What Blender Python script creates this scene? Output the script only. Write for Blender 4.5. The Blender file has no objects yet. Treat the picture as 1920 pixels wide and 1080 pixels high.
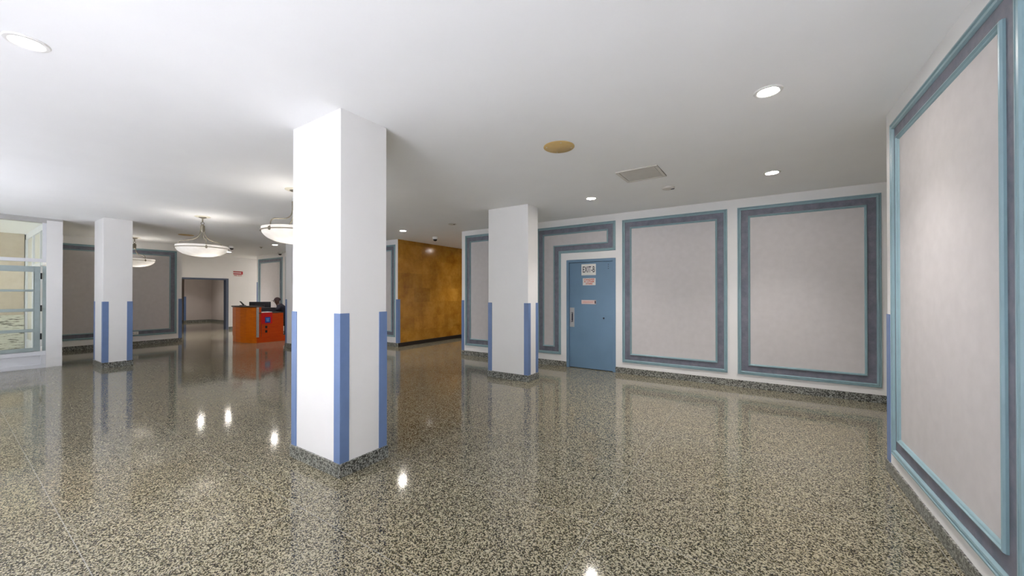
import bpy, bmesh, math, random
from mathutils import Vector, Matrix
random.seed(7)
PI = math.pi
sc = bpy.context.scene
COL = sc.collection
H = 2.94          # ceiling height

# ------------------------------------------------------------------ materials
def new_mat(name):
    m = bpy.data.materials.new(name); m.use_nodes = True
    nt = m.node_tree; nt.nodes.clear()
    out = nt.nodes.new('ShaderNodeOutputMaterial')
    b = nt.nodes.new('ShaderNodeBsdfPrincipled')
    nt.links.new(b.outputs[0], out.inputs[0])
    return m, nt, b, out

def coords(nt, scale=(1, 1, 1), kind='Object'):
    tc = nt.nodes.new('ShaderNodeTexCoord'); mp = nt.nodes.new('ShaderNodeMapping')
    mp.inputs['Scale'].default_value = scale
    nt.links.new(tc.outputs[kind], mp.inputs[0])
    return mp.outputs[0]

def noise(nt, vec, scale, detail=3, rough=.5):
    n = nt.nodes.new('ShaderNodeTexNoise')
    n.inputs['Scale'].default_value = scale; n.inputs['Detail'].default_value = detail
    n.inputs['Roughness'].default_value = rough
    nt.links.new(vec, n.inputs['Vector'])
    return n.outputs['Fac']

def ramp(nt, fac, stops):
    r = nt.nodes.new('ShaderNodeValToRGB')
    e = r.color_ramp.elements
    while len(e) < len(stops): e.new(.5)
    for k, (p, c) in enumerate(stops):
        e[k].position = p; e[k].color = (c[0], c[1], c[2], 1)
    nt.links.new(fac, r.inputs[0])
    return r.outputs[0]

def mixc(nt, a, b, fac, mode='MIX'):
    m = nt.nodes.new('ShaderNodeMix'); m.data_type = 'RGBA'; m.blend_type = mode
    for sock, v in ((m.inputs[0], fac), (m.inputs[6], a), (m.inputs[7], b)):
        if isinstance(v, (int, float)): sock.default_value = v
        elif isinstance(v, (tuple, list)): sock.default_value = (v[0], v[1], v[2], 1)
        else: nt.links.new(v, sock)
    return m.outputs[2]

def bump(nt, b, h, strength, dist=.002):
    n = nt.nodes.new('ShaderNodeBump'); n.inputs['Strength'].default_value = strength
    n.inputs['Distance'].default_value = dist
    nt.links.new(h, n.inputs['Height']); nt.links.new(n.outputs[0], b.inputs['Normal'])

def mottled(name, c, var=.06, scale=6, rough=.5, bmp=0., bscale=200, spec=.5, metal=0., stretch=(1, 1, 1)):
    m, nt, b, out = new_mat(name)
    v = coords(nt, stretch)
    f = noise(nt, v, scale, 4)
    lo = [x * (1 - var) for x in c]; hi = [min(1, x * (1 + var)) for x in c]
    nt.links.new(ramp(nt, f, [(.3, lo), (.7, hi)]), b.inputs['Base Color'])
    b.inputs['Roughness'].default_value = rough
    b.inputs['Specular IOR Level'].default_value = spec
    b.inputs['Metallic'].default_value = metal
    if bmp: bump(nt, b, noise(nt, v, bscale, 2), bmp)
    return m

M = {}
M['white'] = mottled('white_paint', (.83, .82, .805), .015, 3, .5, .05, 120, .4)
M['ceiling'] = mottled('ceiling_paint', (.90, .90, .895), .012, 2, .7, .05, 90, .3)
M['field'] = mottled('wallpaper', (.58, .552, .548), .035, 11, .6, .08, 60, .35)
M['mould'] = mottled('teal_moulding', (.26, .39, .43), .05, 8, .36)
M['guard'] = mottled('blue_guard', (.15, .23, .43), .04, 9, .38, .04, 300)
M['guard_dark'] = M['guard']
M['door'] = mottled('blue_door_paint', (.15, .255, .375), .05, 2.5, .36, .06, 60)
M['steel'] = mottled('brushed_steel', (.62, .62, .61), .05, 30, .35, 0, 1, .5, .7)
M['alu'] = mottled('satin_aluminium', (.36, .43, .43), .05, 10, .4, 0, 1, .5, .25)
M['alu_white'] = mottled('white_aluminium', (.74, .75, .78), .02, 5, .4)
M['head_grey'] = mottled('grey_header', (.48, .475, .46), .04, 5, .5)
M['dark'] = mottled('black_plastic', (.012, .012, .015), .2, 20, .45)
M['darktop'] = mottled('dark_laminate', (.03, .022, .02), .2, 20, .35)
M['brass'] = mottled('gold_plate', (.62, .43, .17), .06, 12, .5)
M['nickel'] = mottled('aged_nickel', (.30, .27, .21), .15, 15, .35, 0, 1, .5, .8)
M['cream'] = mottled('cream_metal', (.72, .68, .55), .04, 10, .45)
M['plate'] = mottled('white_plastic', (.80, .79, .76), .02, 10, .4)
M['beigeplate'] = mottled('beige_plastic', (.62, .59, .54), .03, 10, .5)
M['sign_white'] = mottled('sign_white', (.78, .77, .73), .03, 15, .5)
M['sign_pink'] = mottled('sign_pink', (.66, .50, .47), .05, 15, .5)
M['ink'] = mottled('ink_dark', (.03, .03, .05), .1, 10, .5)
M['red_ink'] = mottled('ink_red', (.62, .08, .03), .1, 10, .5)
M['sign_red'] = mottled('sign_red', (.42, .012, .02), .06, 10, .45)
M['red'] = mottled('red_laminate', (.80, .006, .006), .05, 10, .4)
M['blue'] = mottled('blue_sticker', (.01, .05, .38), .1, 12, .4)
M['paleblue'] = mottled('pale_blue_ink', (.25, .5, .8), .1, 12, .5)
M['skin'] = mottled('skin', (.10, .048, .032), .1, 30, .5)
M['cloth_navy'] = mottled('navy_cloth', (.009, .009, .020), .2, 40, .85)
M['cloth_black'] = mottled('black_cloth', (.010, .010, .012), .2, 40, .85)
M['cap'] = mottled('cap_cloth', (.030, .012, .014), .15, 60, .8)
M['shoe'] = mottled('shoe_white', (.7, .7, .7), .1, 30, .6)
M['paper'] = mottled('paper', (.8, .8, .78), .02, 10, .6)

def wood(name, c1, c2, rough=.3):
    m, nt, b, out = new_mat(name)
    v = coords(nt, (1.2, 1.2, 9))
    f = noise(nt, v, 3.5, 6, .6)
    nt.links.new(ramp(nt, f, [(.3, c1), (.7, c2)]), b.inputs['Base Color'])
    b.inputs['Roughness'].default_value = rough; b.inputs['Specular IOR Level'].default_value = .3
    return m
M['wood'] = wood('orange_cherry_veneer', (.76, .150, .004), (.88, .22, .008))
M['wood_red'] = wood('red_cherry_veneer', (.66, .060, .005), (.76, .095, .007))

# mauve-grey sponged paint of the border bands
m, nt, b, out = new_mat('mauve_band'); v = coords(nt)
f = noise(nt, v, 9, 6, .65)
nt.links.new(ramp(nt, f, [(.32, (.115, .13, .17)), (.55, (.175, .175, .22)), (.72, (.215, .21, .25))]), b.inputs['Base Color'])
b.inputs['Roughness'].default_value = .5; bump(nt, b, f, .15); M['band'] = m

# terrazzo -------------------------------------------------------------------
def terrazzo(name, dark, mid, light, scale, rough, joints=False, thr=(.24, .52, .80)):
    m, nt, b, out = new_mat(name)
    v = coords(nt)
    vo = nt.nodes.new('ShaderNodeTexVoronoi'); vo.inputs['Scale'].default_value = scale
    vo.inputs['Randomness'].default_value = 1.0
    # wobble the chips so that they are not straight-sided
    wn = nt.nodes.new('ShaderNodeTexNoise'); wn.inputs['Scale'].default_value = scale * 1.3
    nt.links.new(v, wn.inputs['Vector'])
    va = nt.nodes.new('ShaderNodeVectorMath'); va.operation = 'MULTIPLY_ADD'
    nt.links.new(wn.outputs['Color'], va.inputs[0])
    va.inputs[1].default_value = (.9 / scale,) * 3
    nt.links.new(v, va.inputs[2]); nt.links.new(va.outputs[0], vo.inputs['Vector'])
    sep = nt.nodes.new('ShaderNodeSeparateColor'); nt.links.new(vo.outputs['Color'], sep.inputs[0])
    c = ramp(nt, sep.outputs[0], [(thr[0] - .04, dark), (thr[0] + .04, mid), (thr[1], mid), (thr[1] + .1, light), (thr[2] + .1, [min(.9, x * 1.18) for x in light])])
    c2 = mixc(nt, c, ramp(nt, sep.outputs[1], [(0, (.86, .87, .84)), (1, (1.0, .96, .88))]), 1., 'MULTIPLY')
    # broad tone drift of the old floor
    d = noise(nt, v, .55, 3)
    c3 = mixc(nt, c2, ramp(nt, d, [(.3, (.88, .91, .94)), (.7, (1.0, .97, .90))]), 1., 'MULTIPLY')
    if joints:
        tc = nt.nodes.new('ShaderNodeSeparateXYZ'); nt.links.new(v, tc.inputs[0])
        masks = []
        for ax, off, step in ((0, -.85, 1.735), (1, .447, .915)):
            s1 = nt.nodes.new('ShaderNodeMath'); s1.operation = 'SUBTRACT'; s1.inputs[1].default_value = off
            nt.links.new(tc.outputs[ax], s1.inputs[0])
            s2 = nt.nodes.new('ShaderNodeMath'); s2.operation = 'PINGPONG'; s2.inputs[1].default_value = step / 2
            nt.links.new(s1.outputs[0], s2.inputs[0])
            s3 = nt.nodes.new('ShaderNodeMath'); s3.operation = 'LESS_THAN'; s3.inputs[1].default_value = .0022
            nt.links.new(s2.outputs[0], s3.inputs[0]); masks.append(s3.outputs[0])
        mx = nt.nodes.new('ShaderNodeMath'); mx.operation = 'MAXIMUM'
        nt.links.new(masks[0], mx.inputs[0]); nt.links.new(masks[1], mx.inputs[1])
        ml = nt.nodes.new('ShaderNodeMath'); ml.operation = 'MULTIPLY'; ml.inputs[1].default_value = .55
        nt.links.new(mx.outputs[0], ml.inputs[0])
        c3 = mixc(nt, c3, (.38, .38, .36), ml.outputs[0])
    nt.links.new(c3, b.inputs['Base Color'])
    rr = noise(nt, v, 2.2, 4)
    mr = nt.nodes.new('ShaderNodeMapRange'); mr.inputs[3].default_value = rough * .85; mr.inputs[4].default_value = rough * 1.2
    nt.links.new(rr, mr.inputs[0]); nt.links.new(mr.outputs[0], b.inputs['Roughness'])
    b.inputs['Specular IOR Level'].default_value = .5; b.inputs['IOR'].default_value = 1.5
    return m
M['floor'] = terrazzo('terrazzo_floor', (.013, .012, .007), (.095, .086, .053), (.375, .35, .275), 168, .08, True, (.24, .46, .78))
M['base'] = terrazzo('terrazzo_base', (.022, .023, .019), (.11, .113, .105), (.36, .37, .36), 110, .3)

# golden brown marble ------------------------------------------------------------
def marble(name, cols, rough, bw, bh, joint):
    m, nt, b, out = new_mat(name)
    tc = nt.nodes.new('ShaderNodeTexCoord'); sx = nt.nodes.new('ShaderNodeSeparateXYZ'); cx = nt.nodes.new('ShaderNodeCombineXYZ')
    nt.links.new(tc.outputs['Object'], sx.inputs[0])
    nt.links.new(sx.outputs[1], cx.inputs[0]); nt.links.new(sx.outputs[2], cx.inputs[1])   # wall lies in Y,Z
    br = nt.nodes.new('ShaderNodeTexBrick')
    nt.links.new(cx.outputs[0], br.inputs['Vector'])
    br.inputs['Color1'].default_value = (.74, .72, .66, 1); br.inputs['Color2'].default_value = (1.06, 1.06, 1.04, 1)
    br.inputs['Mortar'].default_value = (joint, joint, joint, 1)
    br.inputs['Scale'].default_value = 1; br.inputs['Mortar Size'].default_value = .002
    br.inputs['Brick Width'].default_value = bw; br.inputs['Row Height'].default_value = bh
    n1 = noise(nt, tc.outputs['Object'], 2.6, 8, .68)
    c = ramp(nt, n1, [(.25, cols[0]), (.5, cols[1]), (.75, cols[2])])
    nt.links.new(mixc(nt, c, br.outputs['Color'], .85, 'MULTIPLY'), b.inputs['Base Color'])
    b.inputs['Roughness'].default_value = rough
    return m
M['marble'] = marble('golden_marble', ((.27, .105, .008), (.46, .215, .024), (.62, .33, .055)), .16, .62, .405, .7)
M['beige_marble'] = marble('beige_marble', ((.66, .55, .43), (.76, .66, .54), (.84, .75, .64)), .3, 1.0, .75, .8)
# ledge stone
m, nt, b, out = new_mat('ledge_stone')
v = coords(nt, (1, 2.6, 15)); f = noise(nt, v, 2.2, 5, .6)
c = ramp(nt, f, [(.33, (.09, .08, .06)), (.40, (.36, .35, .28)), (.46, (.72, .70, .58)), (.75, (.80, .79, .70))])
nt.links.new(c, b.inputs['Base Color']); b.inputs['Roughness'].default_value = .7
bump(nt, b, f, .5, .02); M['stone'] = m

# thin glass
m = bpy.data.materials.new('clear_pane'); m.use_nodes = True; nt = m.node_tree; nt.nodes.clear()
out = nt.nodes.new('ShaderNodeOutputMaterial'); mx = nt.nodes.new('ShaderNodeMixShader')
tr = nt.nodes.new('ShaderNodeBsdfTransparent'); gl = nt.nodes.new('ShaderNodeBsdfGlossy'); fr = nt.nodes.new('ShaderNodeFresnel')
tr.inputs[0].default_value = (.94, .97, .96, 1); gl.inputs['Roughness'].default_value = .02; fr.inputs[0].default_value = 1.35
nt.links.new(fr.outputs[0], mx.inputs[0]); nt.links.new(tr.outputs[0], mx.inputs[1]); nt.links.new(gl.outputs[0], mx.inputs[2])
nt.links.new(mx.outputs[0], out.inputs[0]); M['glass'] = m

# alabaster bowl of the pendants: diffuse + translucent
m = bpy.data.materials.new('alabaster_glass'); m.use_nodes = True; nt = m.node_tree; nt.nodes.clear()
out = nt.nodes.new('ShaderNodeOutputMaterial'); mx = nt.nodes.new('ShaderNodeMixShader')
d1 = nt.nodes.new('ShaderNodeBsdfDiffuse'); d2 = nt.nodes.new('ShaderNodeBsdfTranslucent')
v = coords(nt); f = noise(nt, v, 7, 4); cr = ramp(nt, f, [(.3, (.82, .80, .77)), (.7, (.92, .91, .89))])
nt.links.new(cr, d1.inputs[0]); nt.links.new(cr, d2.inputs[0]); mx.inputs[0].default_value = .5
nt.links.new(d1.outputs[0], mx.inputs[1]); nt.links.new(d2.outputs[0], mx.inputs[2]); nt.links.new(mx.outputs[0], out.inputs[0])
M['bowl'] = m

m = bpy.data.materials.new('frosted_pane'); m.use_nodes = True; nt = m.node_tree; nt.nodes.clear()
out = nt.nodes.new('ShaderNodeOutputMaterial'); mx = nt.nodes.new('ShaderNodeMixShader')
d1 = nt.nodes.new('ShaderNodeBsdfDiffuse'); d2 = nt.nodes.new('ShaderNodeBsdfTranslucent')
v = coords(nt); f = noise(nt, v, 3, 3); cr = ramp(nt, f, [(.3, (.80, .78, .71)), (.7, (.86, .84, .78))])
nt.links.new(cr, d1.inputs[0]); nt.links.new(cr, d2.inputs[0]); mx.inputs[0].default_value = .4
nt.links.new(d1.outputs[0], mx.inputs[1]); nt.links.new(d2.outputs[0], mx.inputs[2]); nt.links.new(mx.outputs[0], out.inputs[0])
M['frost'] = m
def emitter(name, col, s):
    m = bpy.data.materials.new(name); m.use_nodes = True; nt = m.node_tree; nt.nodes.clear()
    o = nt.nodes.new('ShaderNodeOutputMaterial'); e = nt.nodes.new('ShaderNodeEmission')
    e.inputs[0].default_value = (*col, 1); e.inputs[1].default_value = s
    nt.links.new(e.outputs[0], o.inputs[0]); return m
LAMP = 130.
M['lamp'] = emitter('lamp_lens', (1., .93, .86), LAMP)

# ------------------------------------------------------------------ mesh helpers
class MB:
    def __init__(s): s.bm = bmesh.new()
    def box(s, x0, x1, y0, y1, z0, z1):
        vs = [s.bm.verts.new(p) for p in ((x0, y0, z0), (x1, y0, z0), (x1, y1, z0), (x0, y1, z0), (x0, y0, z1), (x1, y0, z1), (x1, y1, z1), (x0, y1, z1))]
        for f in ((0, 3, 2, 1), (4, 5, 6, 7), (0, 1, 5, 4), (1, 2, 6, 5), (2, 3, 7, 6), (3, 0, 4, 7)):
            s.bm.faces.new([vs[i] for i in f])
        return s
    def prism(s, poly, z0, z1):
        a = [s.bm.verts.new((p[0], p[1], z0)) for p in poly]; b = [s.bm.verts.new((p[0], p[1], z1)) for p in poly]
        n = len(poly)
        s.bm.faces.new(a[::-1]); s.bm.faces.new(b)
        for i in range(n): s.bm.faces.new((a[i], a[(i + 1) % n], b[(i + 1) % n], b[i]))
        return s
    def grid(s, rings, close=True, cap0=False, cap1=False):
        R = [[s.bm.verts.new(p) for p in r] for r in rings]
        n = len(R[0])
        for a, b in zip(R, R[1:]):
            for i in range(n if close else n - 1):
                j = (i + 1) % n
                s.bm.faces.new((a[i], a[j], b[j], b[i]))
        if cap0: s.bm.faces.new(R[0][::-1])
        if cap1: s.bm.faces.new(R[-1])
        return s
    def lathe(s, prof, c=(0, 0, 0), n=40, cap0=False, cap1=False):
        rings = [[(c[0] + r * math.cos(2 * PI * k / n), c[1] + r * math.sin(2 * PI * k / n), c[2] + z) for k in range(n)] for r, z in prof]
        return s.grid(rings, True, cap0, cap1)
    def tube(s, pts, r, n=10):
        pts = [Vector(p) for p in pts]; rings = []
        up = Vector((0, 0, 1))
        for i, p in enumerate(pts):
            t = (pts[min(i + 1, len(pts) - 1)] - pts[max(i - 1, 0)]).normalized()
            a = t.cross(up)
            if a.length < .05: a = t.cross(Vector((1, 0, 0)))
            a.normalize(); b = t.cross(a)
            rr = r[i] if isinstance(r, (list, tuple)) else r
            rings.append([p + rr * (math.cos(2 * PI * k / n) * a + math.sin(2 * PI * k / n) * b) for k in range(n)])
        return s.grid(rings, True, True, True)
    def torus(s, c, R, r, axis='z', n=32, k=10):
        rings = []
        for i in range(n + 1):
            a = 2 * PI * i / n; ring = []
            for j in range(k):
                q = 2 * PI * j / k; d = R + r * math.cos(q); h = r * math.sin(q)
                p = {'z': (d * math.cos(a), d * math.sin(a), h), 'x': (h, d * math.cos(a), d * math.sin(a)), 'y': (d * math.cos(a), h, d * math.sin(a))}[axis]
                ring.append((c[0] + p[0], c[1] + p[1], c[2] + p[2]))
            rings.append(ring)
        return s.grid(rings)
    def build(s, name, mat, parent=None, smooth=False, bevel=0, segs=2):
        bmesh.ops.remove_doubles(s.bm, verts=s.bm.verts, dist=1e-6)
        bmesh.ops.recalc_face_normals(s.bm, faces=s.bm.faces)
        me = bpy.data.meshes.new(name); s.bm.to_mesh(me); s.bm.free()
        me.materials.append(mat)
        if smooth:
            for p in me.polygons: p.use_smooth = True
            if hasattr(me, 'set_sharp_from_angle'): me.set_sharp_from_angle(angle=math.radians(40))
        o = bpy.data.objects.new(name, me); COL.objects.link(o)
        if bevel:
            md = o.modifiers.new('bevel', 'BEVEL'); md.width = bevel; md.segments = segs; md.limit_method = 'ANGLE'
        if parent: o.parent = parent
        return o

def tag(o, label, cat, group=None):
    o['label'] = label; o['category'] = cat
    if group: o['group'] = group
    return o
def thing(name, label, cat, loc=(0, 0, 0), rz=0, group=None):
    o = bpy.data.objects.new(name, None); COL.objects.link(o)
    o.location = loc; o.rotation_euler = (0, 0, rz); o.empty_display_size = .1
    return tag(o, label, cat, group)
def struct(o): o['kind'] = 'structure'; return o
def copy_thing(r, loc, label, group=None, rz=None):
    c = r.copy(); COL.objects.link(c); c.location = loc; c['label'] = label
    if rz is not None: c.rotation_euler = (0, 0, rz)
    if group: c['group'] = group
    for ch in r.children:
        d = ch.copy(); COL.objects.link(d); d.parent = c
        for g in ch.children:
            e = g.copy(); COL.objects.link(e); e.parent = d
    return c

# ------------------------------------------------------------------ room shell
YF = -3.6          # street glazing behind the camera
XL = -11.75        # vestibule glazing on the left
YB = 6.85          # back wall plane
XR = .922          # right wall plane
struct(MB().box(-30, 4, YF, 15, -.12, 0).build('floor', M['floor']))
struct(MB().box(-30, 4, YF - .3, 15, H, H + .2).build('ceiling', M['ceiling']))
struct(MB().box(-60, 40, -40, YF, -.16, -.03).build('ground', mottled('pavement', (.06, .06, .06), .08, 2, .8)))

# unseen pale sheet added inside the street glazing to bounce sun onto the ceiling
struct(MB().box(XL + .05, XR - .02, YF + .06, -.50, 0, .004).build('floor_bounce', mottled('bounce_pale', (.66, .65, .66), .05, 3, .6)))
# right wall block and the recess behind it
struct(MB().box(XR, 3.6, YF, 4.30, 0, H).build('wall_right', M['white']))
struct(MB().box(3.4, 3.6, 4.30, YB + .2, 0, H).build('wall_recess', M['white']))
# back wall with the door opening
DX0, DX1, DZ = -3.145, -2.165, 2.12
b = MB()
b.box(-5.877, DX0, YB, YB + .2, 0, H); b.box(DX1, 3.4, YB, YB + .2, 0, H); b.box(DX0, DX1, YB, YB + .2, DZ, H)
struct(b.build('wall_back', M['white']))
struct(MB().box(DX0 - .3, DX1 + .3, YB + .2, YB + .25, 0, H).build('wall_stair', M['white']))
# passage to the left of it, with the marble side
struct(MB().box(-5.877, -5.677, YB + .2, 13.6, 0, H).build('wall_passage_right', M['white']))
struct(MB().box(-8.36, -8.16, YB + .2, 13.6, 0, H).build('wall_passage_left', M['marble']))
struct(MB().box(-8.16, -5.877, 13.4, 13.6, 0, H).build('wall_passage_end', M['marble']))
struct(MB().box(-16.37, -8.16, YB, YB + .2, 0, H).build('wall_back_left', M['white']))
# marble starts right at the corner: thin return of the same stone
struct(MB().box(-8.165, -8.15, YB + .004, YB + .2, 0, H).build('wall_marble_return', M['marble']))
# far end behind the desk
struct(MB().box(-16.37, -16.17, YB + .2, 9.2, 0, H).build('wall_far_right', M['white']))
b = MB(); OY0, OY1, OZ = 4.60, 6.42, 2.04
b.box(-18.1, -17.9, 3.88, OY0, 0, H); b.box(-18.1, -17.9, OY1, 9.2, 0, H); b.box(-18.1, -17.9, OY0, OY1, OZ, H)
struct(b.build('wall_far_left', M['white']))
struct(MB().box(-17.9, -16.37, 9.0, 9.2, 0, H).build('wall_far_end', M['white']))
# side wall of the alcove and its return
b = MB(); b.box(-14.85, -14.65, 1.39, 4.08, 0, H); b.box(-17.9, -14.85, 3.88, 4.08, 0, H)
struct(b.build('wall_left', M['white']))
# hall beyond the opening
warm = mottled('hall_paint', (.62, .55, .51), .03, 3, .55)
b = MB()
b.box(-24.2, -24.0, 6.78, 8.1, 0, H); b.box(-24.0, -18.1, 7.9, 8.1, 0, H); b.box(-28, -24.2, 6.78, 6.98, 0, H)
b.box(-28.2, -28, 2.9, 6.98, 0, H); b.box(-28, -18.1, 2.9, 3.1, 0, H)
struct(b.build('wall_hall', warm))
# vestibule back wall: beige marble above ledge stone
struct(MB().box(-15.5, -15.3, YF, 1.20, .93, H).build('wall_vestibule', M['beige_marble']))
struct(MB().box(-15.5, -15.24, YF, 1.20, 0, .93).build('wall_vestibule_base', M['stone']))
struct(MB().box(-30, -15.5, YF, 1.39, 0, H).build('wall_outer', M['white']))

# ------------------------------------------------------------------ wall-plane mapping and framed panels
def on_back(y):  return lambda u, z, h: (u, y - h, z)         # faces -Y
def on_right(x): return lambda u, z, h: (x - h, u, z)         # faces -X
def on_left(x):  return lambda u, z, h: (x + h, u, z)         # faces +X

def inset(poly, d):
    n = len(poly); res = []
    A = sum(poly[i][0] * poly[(i + 1) % n][1] - poly[(i + 1) % n][0] * poly[i][1] for i in range(n))
    sg = 1 if A > 0 else -1
    for i in range(n):
        p0, p1, p2 = (Vector(poly[i - 1]), Vector(poly[i]), Vector(poly[(i + 1) % n]))
        e1 = (p1 - p0).normalized(); e2 = (p2 - p1).normalized()
        n1 = Vector((-e1.y, e1.x)) * sg; n2 = Vector((-e2.y, e2.x)) * sg
        q = p1 + d * (n1 + n2)          # rectilinear corners
        res.append((q.x, q.y))
    return res

OUT = [(0, 0), (0, .014), (.005, .022), (.016, .024), (.022, .012), (.027, .012), (.031, .022), (.044, .020), (.050, .008), (.050, 0)]
INN = [(.140, 0), (.140, .014), (.144, .022), (.151, .024), (.156, .013), (.160, .016), (.165, .012), (.169, .004), (.169, 0)]
def panel(mapf, poly, label, group='framed wallpaper panels on the lobby walls'):
    cx = sum(p[0] for p in poly) / len(poly); z0 = min(p[1] for p in poly)
    loc = Vector(mapf(cx, z0, 0))
    t = thing('wall_panel', label, 'wall panel', loc, 0, group)
    def P(u, z, h): return Vector(mapf(u, z, h)) - loc
    def sweep(name, prof, mat):
        b = MB(); b.grid([[P(u, z, h) for u, z in inset(poly, d)] for d, h in prof] + [[P(u, z, 0) for u, z in inset(poly, prof[0][0])]])
        return b.build(name, mat, t)
    sweep('outer_moulding', OUT, M['mould'])
    sweep('border_band', [(.049, 0), (.049, .004), (.141, .004), (.141, 0)], M['band'])
    sweep('inner_moulding', INN, M['mould'])
    b = MB(); q = inset(poly, .167)
    a = [b.bm.verts.new(P(u, z, .003)) for u, z in q]; c = [b.bm.verts.new(P(u, z, 0)) for u, z in q]
    b.bm.faces.new(a); b.bm.faces.new(c[::-1])
    for i in range(len(q)): j = (i + 1) % len(q); b.bm.faces.new((a[i], a[j], c[j], c[i]))
    b.build('wallpaper_field', M['field'], t)
    return t
def rect(u0, u1, z0=.205, z1=2.80): return [(u0, z0), (u1, z0), (u1, z1), (u0, z1)]
BK = on_back(YB)
panel(BK, rect(-.228, 1.413), 'framed wallpaper panel at the right end of the back wall, beside the near right wall')
panel(BK, rect(-2.036, -.366), 'framed wallpaper panel on the back wall, immediately right of the blue door')
panel(BK, [(-3.82, .235), (-3.272, .235), (-3.272, 2.262), (-2.16, 2.262), (-2.16, 2.81), (-3.82, 2.81)],
      'hook-shaped framed panel running down the left side and over the top of the blue door')
panel(BK, rect(-5.765, -4.00, .235, 2.825), 'framed wallpaper panel on the back wall half hidden behind the second white pillar, beside the passage')
panel(BK, rect(-10.2, -8.256, .265, 2.80), 'narrow visible strip of framed wallpaper panel left of the golden marble wall')
panel(BK, rect(-16.23, -14.378, .235, 2.785), 'framed wallpaper panel on the wall behind the person at the desk')
panel(BK, rect(-14.14, -12.3, .235, 2.785), 'framed panel showing only its left edge beside the far pillar, right of the person')
panel(on_left(-14.65), rect(1.55, 3.96, .255, 2.735), 'framed wallpaper panel on the left side wall behind the left pillar')
panel(on_right(XR), rect(2.386, 4.125, .19, 2.797), 'large framed wallpaper panel on the near right wall, closest to the viewer')

# ------------------------------------------------------------------ baseboards
bd = .012; BH = .107
def skirt(name, *boxes):
    b = MB()
    for q in boxes: b.box(*q)
    return struct(b.build(name, M['base']))
skirt('baseboard_right', (XR - bd, XR, YF, 4.30 + bd, 0, .09), (XR, 3.4, 4.30, 4.30 + bd, 0, BH))
skirt('baseboard_back', (-5.877 - bd, DX0, YB - bd, YB, 0, BH), (DX1, 3.4, YB - bd, YB, 0, BH), (-5.877 - bd, -5.877, YB, 13.4, 0, BH))
struct(MB().box(-8.15, -8.15 + bd, YB, 13.4, 0, BH).build('baseboard_passage', mottled('shaded_base', (.020, .015, .012), .4, 60, .3)))  # shade of the unlit passage put into a darker skirting colour
skirt('baseboard_back_left', (-16.37 - bd, -8.15 + bd, YB - bd, YB, 0, BH), (-16.37 - bd, -16.37, YB, 9.0, 0, BH))
skirt('baseboard_left', (-14.65, -14.65 + bd, 1.39, 4.08 + bd, 0, BH), (-17.9, -14.65, 4.08, 4.08 + bd, 0, BH))
skirt('baseboard_far', (-17.9, -17.9 + bd, 4.08, OY0 - .05, 0, BH), (-17.9, -17.9 + bd, OY1 + .05, 9.0, 0, BH))
skirt('baseboard_hall', (-24.0, -24 + bd, 6.78, 7.9, 0, BH), (-24.0, -18.1, 7.9 - bd, 7.9, 0, BH), (-28, -24, 6.78 - bd, 6.78, 0, BH))

# ------------------------------------------------------------------ corner guards on the walls
GZ0, GZ1, GW, GT = BH, 1.30, .078, .006
def guard_mesh(sx, sy, z0=GZ0, z1=GZ1, w=GW):
    """L-shaped plate at an outside corner at the origin; the wall lies on the (sx,sy) side of it"""
    t = GT
    pts = [(-sx * t, -sy * t), (sx * w, -sy * t), (sx * w, 0), (0, 0), (0, sy * w), (-sx * t, sy * w)]
    return MB().prism(pts, z0, z1)
def wall_guard(x, y, sx, sy, label, z0=GZ0, z1=GZ1):
    o = guard_mesh(sx, sy, z0, z1).build('corner_guard', M['guard'], None, False, .002, 1)
    o.location = (x, y, 0)
    return tag(o, label, 'corner guard', 'blue guards on outside corners of walls')
wall_guard(XR, 4.30, 1, -1, 'blue corner guard on the free end of the near right wall', .09, 1.29)
wall_guard(-5.877, YB, 1, 1, 'blue corner guard on the right-hand corner of the passage with marble')
wall_guard(-8.15, YB, -1, 1, 'blue corner guard where the marble wall meets the white wall')
wall_guard(-16.37, YB, 1, 1, 'slim blue corner guard on the wall corner behind the desk', GZ0, 1.90)
wall_guard(-14.65, 4.08, -1, -1, 'blue corner guard at the end of the left side wall by the dark opening')
wall_guard(-24.0, 6.78, -1, 1, 'dark corner guard seen through the opening in the far wall')

# ------------------------------------------------------------------ pillars
def pillar(x, y, w, d, label):
    t = thing('pillar', label, 'pillar', (x - w / 2, y + d / 2, 0), 0, 'square white pillars standing in the lobby')
    hw, hd = w / 2, d / 2
    MB().box(-hw, hw, -hd, hd, 0, H).build('shaft', M['white'], t, False, .004, 2)
    p = .014
    b = MB(); b.box(-hw - p, hw + p, -hd - p, -hd, 0, BH); b.box(-hw - p, hw + p, hd, hd + p, 0, BH)
    b.box(-hw - p, -hw, -hd, hd, 0, BH); b.box(hw, hw + p, -hd, hd, 0, BH)
    b.build('base_skirting', M['base'], t)
    for sx, sy in ((-1, -1), (1, -1), (1, 1), (-1, 1)):
        g = guard_mesh(-sx, -sy).build('corner_guard', M['guard'], t, False, .002, 1)
        g.location = (sx * hw, sy * hd, 0)
    return t
pillar(-2.762, 1.749, .729, .442, 'nearest white square pillar with blue corner guards, left of the picture centre')
pillar(-3.136, 5.317, .812, .331, 'white square pillar with blue guards standing left of the blue door')
pillar(-10.647, 1.771, .735, .412, 'white square pillar with blue guards at the left, beside the glazed entrance')
pillar(-10.05, 5.22, .74, .40, 'far white pillar beside the desk, nearly hidden behind the nearest pillar')

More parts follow.
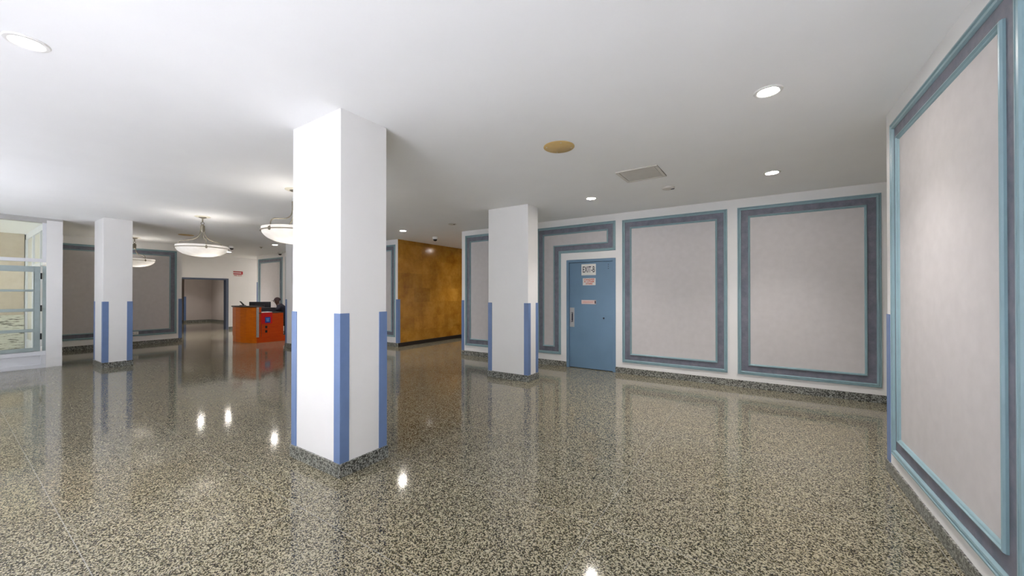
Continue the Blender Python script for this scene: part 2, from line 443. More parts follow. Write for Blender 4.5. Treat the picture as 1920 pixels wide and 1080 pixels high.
# ------------------------------------------------------------------ exit door
FW = .05
b = MB()
b.box(DX0 - .005, DX0 + FW, YB - .012, YB + .10, 0, DZ); b.box(DX1 - FW, DX1 + .005, YB - .012, YB + .10, 0, DZ)
b.box(DX0 + FW, DX1 - FW, YB - .012, YB + .10, DZ - FW, DZ)
fr = struct(b.build('door_1', M['door'], None, False, .003, 2))
fr['label'] = 'blue painted steel exit door with its frame in the back wall'
LY = YB + .012
leaf = MB().box(DX0 + FW + .004, DX1 - FW - .004, LY, LY + .045, .012, DZ - FW - .005).build('door_leaf', M['door'], fr, False, .003, 2)
pl = MB().box(-3.083, -2.988, LY - .006, LY, .80, 1.18).build('pull_plate', M['steel'], fr, False, .002, 2)
hx = -3.035
MB().tube([(hx, LY - .006, 1.075), (hx, LY - .045, 1.07), (hx, LY - .05, 1.05), (hx, LY - .05, .945), (hx, LY - .045, .925), (hx, LY - .006, .92)], .010, 10).build('pull_handle', M['steel'], pl, True)
MB().box(hx - .02, hx + .02, LY - .010, LY - .006, .90, 1.09).build('handle_recess', M['ink'], pl)
for z in (1.91, 1.10, .30):
    b = MB(); b.tube([(-2.213, LY - .010, z - .055), (-2.213, LY - .010, z + .055)], .009, 10)
    b.box(-2.25, -2.215, LY - .003, LY, z - .05, z + .05)
    b.build('hinge', M['door'], fr, True)
MB().lathe([(.0, .012), (.008, .012), (.014, .006), (.016, 0)], (0, 0, 0), 20).build('viewer_stud', M['ink'], fr, True)
o = bpy.data.objects['viewer_stud']; o.rotation_euler = (PI / 2, 0, 0); o.location = (-2.395, LY, .992)
b = MB()
for z in (2.0, 1.965, 1.925): b.box(-2.31, -2.295, LY - .004, LY, z, z + .012)
b.build('closer_screw', M['ink'], fr)
struct(MB().box(DX0, DX1, YB + .06, YB + .2, 0, .01).build('trim_1', M['ink']))

def text(name, s, size, mat, mapf, u, z, h, parent, sx=1., bold=0., depth=.0008, spacing=1.):
    cu = bpy.data.curves.new(name, 'FONT'); cu.body = s; cu.size = size; cu.align_x = 'CENTER'; cu.align_y = 'CENTER'
    cu.extrude = depth; cu.offset = bold; cu.space_character = spacing
    o = bpy.data.objects.new(name, cu); COL.objects.link(o)
    dg = bpy.context.evaluated_depsgraph_get()
    me = bpy.data.meshes.new_from_object(o.evaluated_get(dg))
    bpy.data.objects.remove(o); bpy.data.curves.remove(cu)
    ro = Vector(mapf(0, 0, 0)); U = Vector(mapf(1, 0, 0)) - ro; Z = Vector(mapf(0, 1, 0)) - ro; N = Vector(mapf(0, 0, 1)) - ro
    if U.cross(Z).dot(N) < 0: U = -U; 
    base = Vector(mapf(u, z, h)) - (parent.matrix_world.translation if parent else Vector())
    for v in me.vertices:
        c = v.co.copy(); v.co = base + U * c.x * sx + Z * c.y + N * c.z
    me.materials.clear(); me.materials.append(mat); me.name = name
    q = bpy.data.objects.new(name, me); COL.objects.link(q); q.parent = parent
    return q
DK = on_back(LY)
def plate(name, mapf, u0, u1, z0, z1, mat, label, th=.004):
    loc = Vector(mapf((u0 + u1) / 2, z0, 0))
    t = thing(name, label, 'sign', loc)
    bpy.context.view_layer.update()
    P = [Vector(mapf(u, z, h)) - loc for h in (0, th) for u, z in ((u0, z0), (u1, z0), (u1, z1), (u0, z1))]
    b = MB(); b.grid([P[:4], P[4:]], True, True, True)
    b.build('plate', mat, t, False, .0008, 1)
    return t
s = plate('exit_sign', DK, -2.838, -2.545, 1.812, 2.028, M['sign_white'], 'pale sign reading EXIT-B at the top of the blue door')
text('lettering', 'EXIT-B', .165, M['ink'], DK, -2.690, 1.918, .0045, s, .50, .0022, .0006, 1.03)
s = plate('stair_notice', DK, -2.81, -2.551, 1.618, 1.755, M['sign_white'], 'white notice in red capitals below the EXIT-B sign on the blue door')
for k, w in enumerate(('STANDPIPE', 'AT OTHER', 'STAIRS')):
    text('lettering', w, .046, M['red_ink'], DK, -2.680, 1.727 - .040 * k, .0045, s, .93, .0012, .0006, 1.02)
s = plate('door_notice', DK, -2.838, -2.541, 1.254, 1.333, M['sign_pink'], 'narrow pinkish notice with a small dark square, level with the top of the door handle')
MB().box(-.105 + .225, -.08 + .225, -.0055, -.004, .012, .066).build('pictogram', M['ink'], s)
MB().box(-.125, .09, -.0048, -.004, .036, .041).build('printed_line', M['red_ink'], s)

# ------------------------------------------------------------------ far opening frame and sign
b = MB(); X = -17.9
b.box(X - .2, X + .012, OY1 - .05, OY1 + .04, 0, OZ + .02); b.box(X - .2, X + .012, OY0 - .04, OY0 + .05, 0, OZ + .02)
b.box(X - .2, X + .012, OY0 + .05, OY1 - .05, OZ - .04, OZ + .02)
struct(b.build('trim_2', mottled('slate_frame', (.10, .125, .19), .05, 8, .45), None, False, .004, 1))
FL = on_left(-17.9)
s = plate('arrow_sign', FL, 6.60, 6.97, 2.16, 2.40, M['sign_white'], 'small red and white arrow sign high on the far wall left of the desk')
b = MB()
for z0, z1 in ((.165, .21), (.085, .13)): b.box(.004, .0055, -.165, .175, z0, z1)
b.box(.004, .0055, .12, .175, .13, .165)
b.build('arrow', M['sign_red'], s)
text('lettering', 'FIRE EXIT', .075, M['sign_red'], FL, 6.785, 2.197, .0045, s, .9, .002, .0006)

# ------------------------------------------------------------------ vestibule glazing on the left
struct(MB().box(XL - .12, XL + .02, 1.185, 1.392, 0, H).build('wall_pier', M['white']))
b = MB(); b.box(XL - .14, XL + .045, YF, 1.392, 2.905, H); b.box(XL - .12, XL + .03, YF, 1.186, 2.85, 2.905)
struct(b.build('trim_3', M['head_grey']))
w = struct(MB().box(XL - .05, XL + .012, YF, 1.186, 2.075, 2.142).build('window_1', M['alu_white'], None, False, .003, 1))
def wpart(name, mat, boxes, parent=w, bev=.003):
    b = MB()
    for q in boxes: b.box(*q)
    return b.build(name, mat, parent, False, bev, 1)
wpart('sill_panel', M['alu_white'], [(XL - .08, XL + .0, YF, 1.186, 0, .33), (XL - .08, XL + .03, YF, 1.186, .25, .33),
                                    (XL - .08, XL + .025, YF, 1.186, 0, .075), (XL - .08, XL + .025, 1.12, 1.186, .075, .25)])
wpart('window_frame', M['alu_white'], [(XL - .05, XL + .012, 1.135, 1.186, 2.142, 2.85), (XL - .05, XL + .012, -1.15, -1.09, .33, 2.85)])
wpart('sash_frame', M['alu'], [(XL - .03, XL + .03, 1.035, 1.112, .335, 1.985), (XL - .03, XL + .03, -1.09, -1.0, .335, 1.985),
                             (XL - .03, XL + .03, -1.0, 1.035, 1.88, 1.985), (XL - .03, XL + .03, -1.0, 1.035, .335, .405)])
for z0, z1 in ((1.494, 1.539), (1.108, 1.168), (.713, .772)):
    wpart('glazing_bar', M['alu'], [(XL - .02, XL + .022, -1.0, 1.035, z0, z1)])
wpart('jamb', M['alu'], [(XL - .045, XL + .008, 1.142, 1.186, .33, 2.0)])
for z in (1.80, 1.17, .62):
    wpart('hinge', M['dark'], [(XL + .008, XL + .036, 1.112, 1.134, z - .06, z + .06)])
for q in ((-1.0, 1.035, .405, 1.88), (-1.09, 1.135, 2.142, 2.85), (YF, -1.15, .33, 2.075), (YF, -1.15, 2.142, 2.85), (-1.09, 1.142, 1.985, 2.075)):
    wpart('pane', M['glass'], [(XL - .008, XL - .002, *q)], w, 0)
w4 = struct(MB().box(-15.3, XL, YF - .06, YF + .06, 2.82, H).build('window_4', M['alu_white']))
wpart('window_frame', M['alu_white'], [(x - .03, x + .03, YF - .05, YF + .05, 0, 2.82) for x in (-15.27, -14.1, -12.95, XL - .03)] +
      [(-15.3, XL, YF - .05, YF + .05, 0, .14)], w4, 0)
wpart('pane', M['glass'], [(-15.3, XL, YF - .004, YF + .004, .14, 2.82)], w4, 0)
# glazed side of the vestibule (runs away from the lobby)
YS = 1.25
w2 = struct(MB().box(-15.3, XL - .12, YS - .03, YS + .03, 2.80, H).build('window_2', M['alu_white'], None, False, .003, 1))
wpart('window_frame', M['alu_white'], [(x - .03, x + .03, YS - .04, YS + .04, 0, 2.80) for x in (-15.25, -14.05, -12.85)] +
      [(-15.28, XL - .12, YS - .025, YS + .025, 0, .33), (-15.28, XL - .12, YS - .03, YS + .03, 2.06, 2.13)], w2)
wpart('pane', M['frost'], [(-15.28, XL - .12, YS - .003, YS + .003, .33, 2.80)], w2, 0)
struct(MB().box(-15.3, -14.85, 1.28, 1.39, 0, H).build('wall_vestibule_side', M['white']))

# ------------------------------------------------------------------ street glazing behind the viewer (the daylight of the lobby)
WX = -8.9
struct(MB().box(-6.5, -2.1, YF - .12, YF + .12, 0, H).build('wall_light_stop_mid', M['white']))  # unseen block added to keep window light off the nearest pillar
struct(MB().box(XL, WX, YF - .1, YF + .1, 0, H).build('wall_light_stop_left', M['white']))  # unseen wall added over the left glazing to even the ceiling light
w3 = struct(MB().box(WX, XR, YF - .06, YF + .06, 2.82, H).build('window_3', M['alu_white']))
wpart('window_frame', M['alu_white'], [(WX + 1.40 * k - .03, WX + 1.40 * k + .03, YF - .05, YF + .05, 0, 2.82) for k in range(8)] +
      [(WX, XR, YF - .05, YF + .05, 0, .14), (WX, XR, YF - .05, YF + .05, 2.1, 2.16)], w3, 0)
wpart('pane', M['glass'], [(WX, XR, YF - .004, YF + .004, .14, 2.82)], w3, 0)

# ------------------------------------------------------------------ ceiling fixtures
def downlight(x, y, label):
    t = thing('downlight', label, 'ceiling light', (x, y, H), 0, 'recessed downlights in the lobby ceiling')
    MB().lathe([(.066, 0), (.065, -.006), (.072, -.010), (.088, -.008), (.093, 0)], (0, 0, 0), 40).build('trim_ring', M['plate'], t, True)
    MB().lathe([(.0640, -.003), (.0625, -.0048), (.03, -.0055), (.001, -.0056)], (0, 0, 0), 40, True).build('lamp_lens', M['lamp'], t, True)
    l = bpy.data.lights.new('beam', 'SPOT'); l.energy = SPOT; l.spot_size = math.radians(105); l.spot_blend = .9
    l.shadow_soft_size = .06; l.color = (1., .95, .92)
    o = bpy.data.objects.new('beam', l); COL.objects.link(o); o.parent = t; o.location = (0, 0, -.03)
    return t
SPOT = 72.
L0 = downlight(-3.59, .285, 'largest glowing downlight, in the upper left corner of the picture')
for x, y, lab in ((.086, 3.31, 'glowing downlight high on the right, nearest the large right wall panel'),
                  (.18, 5.565, 'glowing downlight near the back wall, above the two right wall panels'),
                  (-2.13, 5.54, 'glowing downlight in front of the blue door'),
                  (-6.95, 5.99, 'glowing downlight right of the nearest pillar, in front of the golden marble passage'),
                  (-12.22, 5.60, 'small glowing downlight above the person at the desk'),
                  (-15.72, 5.68, 'small glowing downlight right of the central bowl pendant'),

                  (-15.9, 4.95, 'far downlight behind the central bowl pendant'),
                  (-17.1, 8.5, 'unseen downlight added around the corner to brighten the far sign wall'),  # hidden lamp added to lift the wall with the arrow sign
                  (-13.5, -.7, 'unseen downlight added to brighten the glazed vestibule'),  # added lamp outside the view, brightens the vestibule
                  (-22.5, 6.6, 'downlight in the hall beyond the far opening'),
                  (-7.0, 9.2, 'unseen downlight added to light the golden marble passage')):  # invented lamp out of view, lights the marble
    copy_thing(L0, (x, y, H), lab, 'recessed downlights in the lobby ceiling')

def cover(x, y, r, label):
    t = thing('ceiling_cover', label, 'cover plate', (x, y, H), 0, 'round gold cover plates on the ceiling')
    MB().lathe([(r, 0), (r, -.004), (r - .006, -.008), (.001, -.009)], (0, 0, 0), 48).build('plate', M['brass'], t, True)
    for k in range(4):
        a = .6 + k * PI / 2
        MB().lathe([(.006, 0), (.005, -.003), (.0005, -.004)], (.8 * r * math.cos(a), .8 * r * math.sin(a), -.008), 12).build('screw', M['steel'], t, True)
    return t
cover(-1.655, 3.42, .155, 'round gold cover plate on the ceiling near the picture centre')
cover(-12.06, 3.44, .155, 'round cover plate on the ceiling beside the central bowl pendant')

t = thing('access_panel', 'square beige access panel in the ceiling in front of the blue door', 'access panel', (-1.175, 4.745, H), -.03)
b = MB(); q = .245; f = .035
b.box(-q, q, -q, -q + f, -.014, 0); b.box(-q, q, q - f, q, -.014, 0); b.box(-q, -q + f, -q + f, q - f, -.014, 0); b.box(q - f, q, -q + f, q - f, -.014, 0)
b.build('frame', M['beigeplate'], t, False, .003, 1)
MB().box(-q + f + .004, q - f - .004, -q + f + .004, q - f - .004, -.010, 0).build('hatch', M['beigeplate'], t, False, .002, 1)

t = thing('smoke_detector', 'small flat beige disc detector on the ceiling near the back wall', 'smoke detector', (-1.01, 5.56, H))
MB().lathe([(.085, 0), (.085, -.010), (.075, -.022), (.04, -.026), (.001, -.027)], (0, 0, 0), 36).build('housing', M['beigeplate'], t, True)
MB().lathe([(.03, 0), (.026, -.006), (.001, -.007)], (.05, .02, -.020), 16).build('vent_cap', M['ink'], t, True)
t = thing('sensor_disc', 'thin dark-edged disc on the ceiling before the golden marble passage', 'sensor', (-5.405, 5.985, H))
MB().lathe([(.085, 0), (.085, -.006), (.07, -.012), (.001, -.014)], (0, 0, 0), 32).build('housing', M['beigeplate'], t, True)
MB().lathe([(.022, 0), (.02, -.008), (.001, -.010)], (.05, .0, -.010), 16).build('nozzle', M['ink'], t, True)
def dome(x, y, label):
    t = thing('dome_camera', label, 'security camera', (x, y, H), 0, 'white dome cameras under the ceiling')
    MB().lathe([(.07, 0), (.07, -.05), (.062, -.065), (.055, -.068)], (0, 0, 0), 32, False, True).build('housing', M['plate'], t, True)
    MB().lathe([(.053, -.066)] + [(.053 * math.cos(a), -.066 - .05 * math.sin(a)) for a in [k * PI / 2 / 7 for k in range(1, 7)]] + [(.001, -.116)], (0, 0, 0), 28).build('lens_dome', M['dark'], t, True)
    return t
dome(-7.003, 7.098, 'small white and black camera on the ceiling at the mouth of the golden passage')
dome(-13.72, 5.03, 'small white dome camera on the ceiling right of the central bowl pendant')
dome(-14.25, 6.70, 'small dark dome camera high on the wall corner above the person')
t = thing('sprinkler_head', 'tiny sprinkler plate on the ceiling above the desk', 'sprinkler', (-13.2, 5.64, H))
MB().lathe([(.05, 0), (.045, -.008), (.016, -.012), (.014, -.035), (.03, -.038), (.001, -.04)], (0, 0, 0), 24).build('deflector', M['nickel'], t, True)

# ------------------------------------------------------------------ bowl pendants
def pendant(x, y, rz, label):
    t = thing('pendant_light', label, 'pendant light', (x, y, H), rz, 'bowl pendants hanging in a row')
    MB().lathe([(.125, 0), (.125, -.006), (.11, -.012), (.001, -.013)], (0, 0, 0), 40).build('ceiling_plate', M['cream'], t, True)
    MB().lathe([(.065, -.010), (.06, -.022), (.03, -.034), (.012, -.04), (.010, -.105), (.001, -.106)], (0, 0, 0), 30).build('canopy', M['nickel'], t, True)
    b = MB(); b.torus((0, 0, -.128), .024, .005, 'x', 24, 8)
    b.build('hanging_ring', M['nickel'], t, True)
    hub = MB().lathe([(.001, -.150), (.018, -.152), (.022, -.165), (.034, -.172), (.036, -.19), (.034, -.27), (.028, -.285), (.016, -.30), (.001, -.302)], (0, 0, 0), 24).build('stem_hub', M['nickel'], t, True)
    R, ZR = .405, -.610
    for k in range(3):
        a = 2 * PI * k / 3; ca, sa = math.cos(a), math.sin(a)
        prof = [(.036, -.18), (.038, -.26), (.045, -.33), (.075, -.39), (.13, -.43), (.22, -.455), (.31, -.468), (.365, -.49), (.390, -.53), (.394, -.575), (R + .006, ZR + .01)]
        # smooth the arm by subdividing with a Catmull-Rom pass
        pts = []
        for i in range(len(prof) - 1):
            p0, p1, p2, p3 = (Vector(prof[max(i - 1, 0)]), Vector(prof[i]), Vector(prof[i + 1]), Vector(prof[min(i + 2, len(prof) - 1)]))
            for s_ in (0, .33, .66):
                q = .5 * ((2 * p1) + (-p0 + p2) * s_ + (2 * p0 - 5 * p1 + 4 * p2 - p3) * s_ ** 2 + (-p0 + 3 * p1 - 3 * p2 + p3) * s_ ** 3)
                pts.append((q.x * ca, q.x * sa, q.y))
        pts.append((prof[-1][0] * ca, prof[-1][0] * sa, prof[-1][1]))
        arm = MB().tube(pts, .0075, 8).build('arm', M['nickel'], t, True)
        c = MB().lathe([(.012, .020), (.016, .012), (.016, -.022), (.008, -.030), (.001, -.032)], ((R + .006) * ca, (R + .006) * sa, ZR), 14, True)
        c.build('rim_clip', M['nickel'], arm, True)
    b = MB(); b.lathe([(R - .004, ZR + .006), (R + .008, ZR + .005), (R + .010, ZR - .006), (R - .002, ZR - .008), (R - .004, ZR + .006)], (0, 0, 0), 64)
    b.build('rim', M['nickel'], t, True)
    D = .165
    prof = []
    for k in range(15):
        a = (k / 14) * PI / 2
        prof.append(((R - .008) * math.cos(a) ** .85 + .0005, ZR - D * math.sin(a) ** 1.15))
    inner = [(max(r - .008, .0005), z + .008) for r, z in prof[::-1]]
    MB().lathe([(R - .012, ZR + .045), (R - .004, ZR + .045), (R - .005, ZR + .004)] + prof + inner[:-1] + [(R - .014, ZR), (R - .012, ZR + .045)], (0, 0, 0), 64).build('glass_bowl', M['bowl'], t, True)
    l = bpy.data.lights.new('bulb', 'POINT'); l.energy = 3.8; l.shadow_soft_size = .05; l.color = (1, .95, .89)
    o = bpy.data.objects.new('bulb', l); COL.objects.link(o); o.parent = t; o.location = (.10, .06, ZR - .03)
    return t
pendant(-8.93, 2.795, -.17, 'central white bowl pendant hanging left of the nearest pillar, in front of the desk')
pendant(-5.50, 2.78, -1.25, 'white bowl pendant half hidden behind the nearest pillar')
pendant(-13.78, 2.86, .32, 'small glowing bowl pendant beside the left pillar, in front of the left side wall')

# ------------------------------------------------------------------ reception desk
dk = thing('reception_desk', 'orange cherry reception desk with curved front and lower red side at the far left', 'desk', (-12.95, 5.5, 0))
O = Vector((-12.95, 5.5))
ctrl = [(-13.73, 5.10), (-13.55, 5.00), (-13.35, 4.945), (-13.12, 4.92), (-12.85, 4.935), (-12.60, 4.985), (-12.40, 5.06), (-12.25, 5.15)]
ctrl = [(x - O.x, y - O.y) for x, y in ctrl]
def offs(path, d):
    res = []
    for i, p in enumerate(path):
        a = Vector(path[max(i - 1, 0)]); c = Vector(path[min(i + 1, len(path) - 1)]); t = (c - a).normalized()
        n = Vector((-t.y, t.x)); q = Vector(p) + n * d; res.append((q.x, q.y))
    return res
def curved(d0, d1, z0, z1): return MB().prism(offs(ctrl, d0) + offs(ctrl, d1)[::-1], z0, z1)
curved(.0, .04, .17, 1.05).build('front_panel', M['wood'], dk, False, .002, 1)
curved(.008, .05, 0, .17).build('front_plinth', M['wood'], dk)
curved(-.035, .30, 1.05, 1.085).build('counter_top', M['darktop'], dk, False, .004, 2)
x0, y0 = ctrl[0]; xe, ye = ctrl[-1]
MB().box(x0 - .02, x0 + .02, y0, y0 + .75, 0.17, 1.05).build('end_panel', M['wood'], dk, False, .002, 1)
curved(.05, .60, .70, .74).build('work_surface', M['darktop'], dk)
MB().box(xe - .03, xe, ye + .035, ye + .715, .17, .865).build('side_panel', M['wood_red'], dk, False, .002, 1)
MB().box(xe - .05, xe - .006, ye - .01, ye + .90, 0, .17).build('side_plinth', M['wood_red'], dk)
MB().box(xe - .75, xe + .012, ye + .02, ye + .72, .865, .89).build('side_top', M['darktop'], dk, False, .003, 1)
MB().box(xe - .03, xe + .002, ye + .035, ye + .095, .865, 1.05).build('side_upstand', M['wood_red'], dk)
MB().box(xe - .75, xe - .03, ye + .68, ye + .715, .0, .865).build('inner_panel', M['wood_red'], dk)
MB().box(xe - .036, xe + .012, ye - .026, ye + .032, .17, 1.05).build('metal_strip', M['steel'], dk, False, .003, 1)
MB().box(xe, xe + .003, ye + .095, ye + .102, .18, .55).build('panel_seam', M['darktop'], dk)
rp = MB().box(xe, xe + .02, ye + .09, ye + .39, .555, .885).build('notice_panel', M['red'], dk, False, .003, 1)
rp['label'] = 'bright red panel on the side of the desk'
st = MB().box(xe + .02, xe + .023, ye + .19, ye + .335, .585, .755).build('notice_sticker', M['blue'], rp)
st['label'] = 'blue sticker'
b = MB()
for z, a, c in ((.70, .215, .31), (.66, .22, .30), (.625, .225, .305)): b.box(xe + .023, xe + .0245, ye + a, ye + c, z, z + .018)
b.build('sticker_lines', M['paleblue'], rp)
for z in (.42, .29):
    b = MB(); b.box(xe, xe + .008, ye + .20, ye + .26, z, z + .075)
    b.build('socket_plate', M['dark'], dk, False, .002, 1)

# things on the desk
t = thing('monitor', 'black computer monitor seen from behind on the desk before the person', 'monitor', (-13.20, 5.62, .8905), math.atan2(.75, .66))
MB().box(-.30, .30, -.025, .0, -.035 + .09, .305).build('screen_housing', M['dark'], t, False, .008, 2)
MB().box(-.13, .13, -.055, -.02, .09, .22).build('rear_cover', M['dark'], t, False, .01, 2)
MB().box(-.285, .285, .0, .002, .07, .295).build('screen', M['ink'], t)
MB().box(-.03, .03, -.04, -.02, .0, .1).build('stand_neck', M['dark'], t)
MB().box(-.12, .12, -.11, .07, 0, .012).build('stand_foot', M['dark'], t, False, .003, 1)
t = thing('phone', 'small black phone with raised handset on the curved counter', 'phone', (-13.16, 5.12, 1.086), math.atan2(.545, .839))
MB().prism([(-.07, -.05), (.07, -.05), (.07, .05), (-.07, .05)], 0, .02).build('base', M['dark'], t, False, .004, 1)
MB().tube([(-.085, 0, .125), (-.05, 0, .105), (-.01, 0, .06), (.03, 0, .02)], [.014, .020, .022, .026], 10).build('handset', M['dark'], t, True)
t = thing('console', 'black box console on the side counter between the monitor and the papers', 'console', (-12.78, 5.56, .8905))
MB().box(-.17, .17, -.26, .26, 0, .13).build('housing', M['dark'], t, False, .006, 2)
MB().box(.17, .172, -.22, .22, .02, .05).build('front_slot', M['ink'], t)
t = thing('paper_stack', 'few white papers on the low side counter of the desk beside the monitor', 'papers', (-12.42, 5.42, .8905), .2)
MB().box(-.105, .105, -.15, .15, 0, .012).build('sheets', M['paper'], t)
t = thing('desk_cup', 'small white cup on the low side counter of the desk', 'cup', (-12.42, 5.22, .8905))
MB().lathe([(.001, 0), (.028, 0), (.038, .09), (.035, .09), (.026, .006), (.001, .006)], (0, 0, 0), 24).build('cup_body', M['paper'], t, True)

# ------------------------------------------------------------------ office chair and person
F = Vector((-.416, -.909, 0)); LFT = Vector((.909, -.416, 0))          # forward, left of the sitter
PX = Vector((-13.10, 6.33, 0))
RZ = math.atan2(-F.x, F.y) if False else math.atan2(F.y, F.x)
ch = thing('office_chair', 'black office chair under the person behind the desk', 'chair', (PX.x, PX.y, 0), RZ)
MB().box(-.24, .24, -.24, .24, .40, .455).build('seat', M['cloth_black'], ch, False, .03, 3)
MB().box(-.29, -.24, -.20, .20, .50, .86).build('backrest', M['cloth_black'], ch, False, .02, 3)
MB().tube([(-.20, 0, .41), (-.27, 0, .43), (-.30, 0, .50), (-.30, 0, .62)], .02, 8).build('back_bar', M['dark'], ch, True)
MB().tube([(0, 0, .09), (0, 0, .40)], .03, 12).build('column', M['dark'], ch, True)
b = MB()
for k in range(5):
    a = 2 * PI * k / 5
    b.tube([(0, 0, .10), (.27 * math.cos(a), .27 * math.sin(a), .065)], [.028, .016], 8)
b.build('star_base', M['dark'], ch, True)
for k in range(5):
    a = 2 * PI * k / 5
    b = MB(); b.torus((.27 * math.cos(a), .27 * math.sin(a), .029), .017, .011, 'x', 16, 8); b.build('caster', M['dark'], ch, True)

def skinned(name, verts, edges, radii, mat, parent, sub=2, root=0):
    me = bpy.data.meshes.new(name); me.from_pydata([tuple(v) for v in verts], edges, [])
    o = bpy.data.objects.new(name, me); COL.objects.link(o)
    md = o.modifiers.new('skin', 'SKIN'); md.use_smooth_shade = True
    for i, r in enumerate(radii):
        sv = me.skin_vertices[0].data[i]; sv.radius = (r, r) if not isinstance(r, tuple) else r
        sv.use_root = (i == root)
    s_ = o.modifiers.new('sub', 'SUBSURF'); s_.levels = sub; s_.render_levels = sub
    dg = bpy.context.evaluated_depsgraph_get()
    m2 = bpy.data.meshes.new_from_object(o.evaluated_get(dg))
    bpy.data.objects.remove(o); bpy.data.meshes.remove(me)
    for p in m2.polygons: p.use_smooth = True
    m2.materials.clear(); m2.materials.append(mat); m2.name = name
    q = bpy.data.objects.new(name, m2); COL.objects.link(q)
    if parent: q.parent = parent
    return q
# local frame: x forward, y left, z up
N = {}
V, Ed, Rd = [], [], []
def node(k, p, r, link=None):
    N[k] = len(V); V.append(p); Rd.append(r)
    if link is not None: Ed.append((N[link], N[k]))
node('pelvis', (0, 0, .55), (.13, .11)); node('waist', (.02, 0, .72), (.13, .10), 'pelvis'); node('chest', (.085, 0, .90), (.15, .115), 'waist')
node('upper', (.15, 0, 1.02), (.12, .09), 'chest'); node('neck', (.205, 0, 1.105), .052, 'upper'); node('jaw', (.235, 0, 1.155), .066, 'neck')
node('skull', (.235, 0, 1.235), .088, 'jaw'); node('crown', (.225, 0, 1.295), .060, 'skull')
for s_, n_ in ((1, 'l'), (-1, 'r')):
    node('sh' + n_, (.15, s_ * .185, 1.0), .058, 'upper'); node('el' + n_, (.24, s_ * .255, .965 - .05), .044, 'sh' + n_)
    node('wr' + n_, (.43, s_ * .14, .925), .030, 'el' + n_); node('pa' + n_, (.50, s_ * .11, .925), .034, 'wr' + n_)
    for k in range(4):
        yy = s_ * (.11 + (k - 1.5) * -.020)
        ln = (.062, .075, .070, .055)[k]
        node('f%d%s' % (k, n_), (.535, yy, .928), .0095, 'pa' + n_); node('g%d%s' % (k, n_), (.535 + ln * .6, yy, .922), .0085, 'f%d%s' % (k, n_))
        node('h%d%s' % (k, n_), (.535 + ln, yy, .908), .0075, 'g%d%s' % (k, n_))
    node('t0' + n_, (.475, s_ * .065, .925), .011, 'pa' + n_); node('t1' + n_, (.515, s_ * .045, .918), .009, 't0' + n_)
    node('hi' + n_, (.05, s_ * .095, .535), .088, 'pelvis'); node('kn' + n_, (.43, s_ * .12, .50), .062, 'hi' + n_)
    node('ca' + n_, (.40, s_ * .12, .33), .055, 'kn' + n_); node('an' + n_, (.37, s_ * .12, .10), .036, 'ca' + n_); node('to' + n_, (.50, s_ * .13, .045), .036, 'an' + n_)
per = skinned('person', V, Ed, Rd, M['skin'], None)
per.location = (PX.x, PX.y, 0); per.rotation_euler = (0, 0, RZ)
tag(per, 'person in dark clothes and a dark cap sitting hunched behind the reception desk', 'person')
# face: nose, ears, eyes
MB().tube([(.310, 0, 1.225), (.335, 0, 1.195), (.325, 0, 1.185)], [.008, .014, .010], 8).build('nose', M['skin'], per, True)
for s_ in (1, -1):
    b = MB(); b.torus((.225, s_ * .088, 1.205), .018, .008, 'y', 16, 6); b.build('ear', M['skin'], per, True)
    MB().lathe([(.001, .010), (.008, .006), (.010, 0), (.008, -.006), (.001, -.010)], (.305, s_ * .03, 1.222), 12).build('eye', M['paper'], per, True)
MB().tube([(.296, -.025, 1.160), (.304, 0, 1.160), (.296, .025, 1.160)], [.004, .007, .004], 8).build('mouth', M['cap'], per, True)
# jacket over torso and arms
jv, je, jr = [], [], []; jn = {}
def jnode(k, p, r, link=None):
    jn[k] = len(jv); jv.append(p); jr.append(r)
    if link: je.append((jn[link], jn[k]))
jnode('a', (-.01, 0, .53), (.19, .17)); jnode('b', (.01, 0, .72), (.20, .17), 'a'); jnode('c', (.07, 0, .90), (.22, .18), 'b'); jnode('d', (.14, 0, 1.03), (.17, .14), 'c'); jnode('e', (.185, 0, 1.095), (.085, .085), 'd')
for s_, n_ in ((1, 'l'), (-1, 'r')):
    jnode('s' + n_, (.15, s_ * .19, 1.005), .082, 'd'); jnode('e' + n_, (.24, s_ * .26, .92), .066, 's' + n_); jnode('w' + n_, (.41, s_ * .15, .925), .048, 'e' + n_)
skinned('jacket', jv, je, jr, M['cloth_navy'], per)
tv, te, tr_ = [(0, 0, .54)], [], [(.15, .12)]
for s_ in (1, -1):
    i = len(tv); tv += [(.06, s_ * .10, .53), (.44, s_ * .12, .495), (.41, s_ * .12, .33), (.375, s_ * .12, .11)]; tr_ += [.108, .082, .076, .066]
    te += [(0, i), (i, i + 1), (i + 1, i + 2), (i + 2, i + 3)]
skinned('trousers', tv, te, tr_, M['cloth_black'], per)
for s_ in (1, -1):
    skinned('shoe', [(.34, s_ * .12, .055), (.43, s_ * .125, .05), (.52, s_ * .13, .042)], [(0, 1), (1, 2)], [(.045, .05), (.05, .048), (.045, .036)], M['shoe'] if s_ > 0 else M['cloth_black'], per)
cap = MB()
prof = [(.100 * math.cos(a), .105 * math.sin(a)) for a in [k * PI / 2 / 8 for k in range(8)]] + [(.001, .105)]
cap.lathe(prof, (.225, 0, 1.232), 28)
pk = MB()
top = [(.225 + .09 * math.cos(a) + .0, .092 * math.sin(a)) for a in [-.95 + k * 1.9 / 10 for k in range(11)]]
tip = [(.225 + .155 * math.cos(a * .62) + .015, .105 * math.sin(a)) for a in [-.95 + k * 1.9 / 10 for k in range(11)]]
pk.prism(top + tip[::-1], 0, .007)
c_ = cap.build('cap', M['cap'], per, True)
p_ = pk.build('cap_brim', M['cap'], c_)
p_.location = (0, 0, 1.240); p_.rotation_euler = (0, 0, 0)
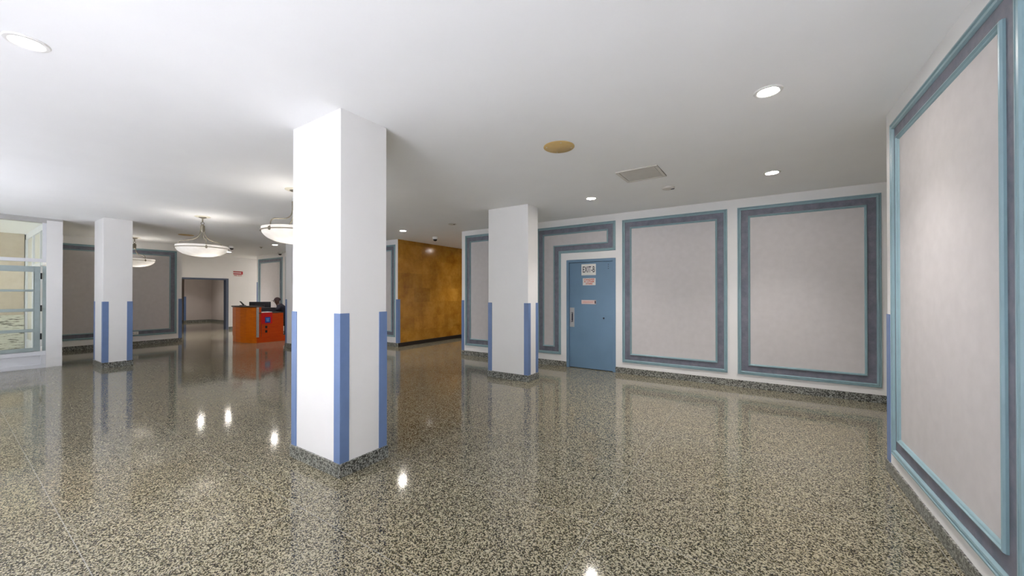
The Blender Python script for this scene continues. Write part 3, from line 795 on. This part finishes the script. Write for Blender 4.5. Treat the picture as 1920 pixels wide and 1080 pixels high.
for v_ in p_.data.vertices: v_.co.z -= (v_.co.x - .29) * .25

# ------------------------------------------------------------------ small wall fittings
t = thing('wall_outlet', 'small white outlet plate low on the left side wall beside the left pillar', 'outlet', (-14.626, 3.05, .30))
MB().box(0, .010, -.075, .075, 0, .085).build('plate', M['plate'], t, False, .003, 1)
MB().box(.010, .012, -.045, -.015, .025, .06).build('receptacle', M['beigeplate'], t); MB().box(.010, .012, .015, .045, .025, .06).build('receptacle', M['beigeplate'], t)
t = thing('switch_plate', 'thin dark switch plate on the end of the near right wall above the guard', 'switch', (.965, 4.30, 1.30))
MB().box(-.040, .04, 0, .012, 0, .07).build('plate', M['nickel'], t, False, .002, 1)
MB().box(-.006, .006, .012, .022, .025, .045).build('toggle', M['dark'], t)

# ------------------------------------------------------------------ light: sky, sun, camera
wd = bpy.data.worlds.new('sky'); sc.world = wd; wd.use_nodes = True; nt = wd.node_tree; nt.nodes.clear()
wo = nt.nodes.new('ShaderNodeOutputWorld'); bg = nt.nodes.new('ShaderNodeBackground')
tc = nt.nodes.new('ShaderNodeTexCoord'); sp = nt.nodes.new('ShaderNodeSeparateXYZ'); nt.links.new(tc.outputs['Generated'], sp.inputs[0])
c = ramp(nt, sp.outputs[2], [(.0, (.93, .92, 1.0)), (.35, (.86, .90, 1.05)), (1., (.62, .76, 1.1))])
nt.links.new(c, bg.inputs[0]); bg.inputs[1].default_value = .9
nt.links.new(bg.outputs[0], wo.inputs[0])
sl = bpy.data.lights.new('sun', 'SUN'); sl.energy = 32.0; sl.angle = .02; sl.color = (.98, .95, 1.07)
so = bpy.data.objects.new('sun', sl); COL.objects.link(so)
so.rotation_euler = Vector((-.22, .735, -.665)).to_track_quat('-Z', 'Y').to_euler(); so.location = (-4, -8, 8)

cam = bpy.data.cameras.new('camera'); co = bpy.data.objects.new('camera', cam); COL.objects.link(co)
co.location = (0, 0, 1.46); co.rotation_euler = (PI / 2 + .0054, 0, .5759)
cam.sensor_width = 36; cam.lens = 701.35 / 1920 * 36; cam.shift_y = 6.45 / 1920; cam.clip_start = .05; cam.clip_end = 200
sc.camera = co
sc.view_settings.view_transform = 'Standard'; sc.view_settings.look = 'None'; sc.view_settings.gamma = 1
sc.view_settings.use_curve_mapping = False; sc.view_settings.exposure = .9
sc.cycles.use_denoising = True
sc.cycles.max_bounces = 10; sc.cycles.diffuse_bounces = 7; sc.cycles.glossy_bounces = 4; sc.cycles.transparent_max_bounces = 12
sc.cycles.sample_clamp_indirect = 10
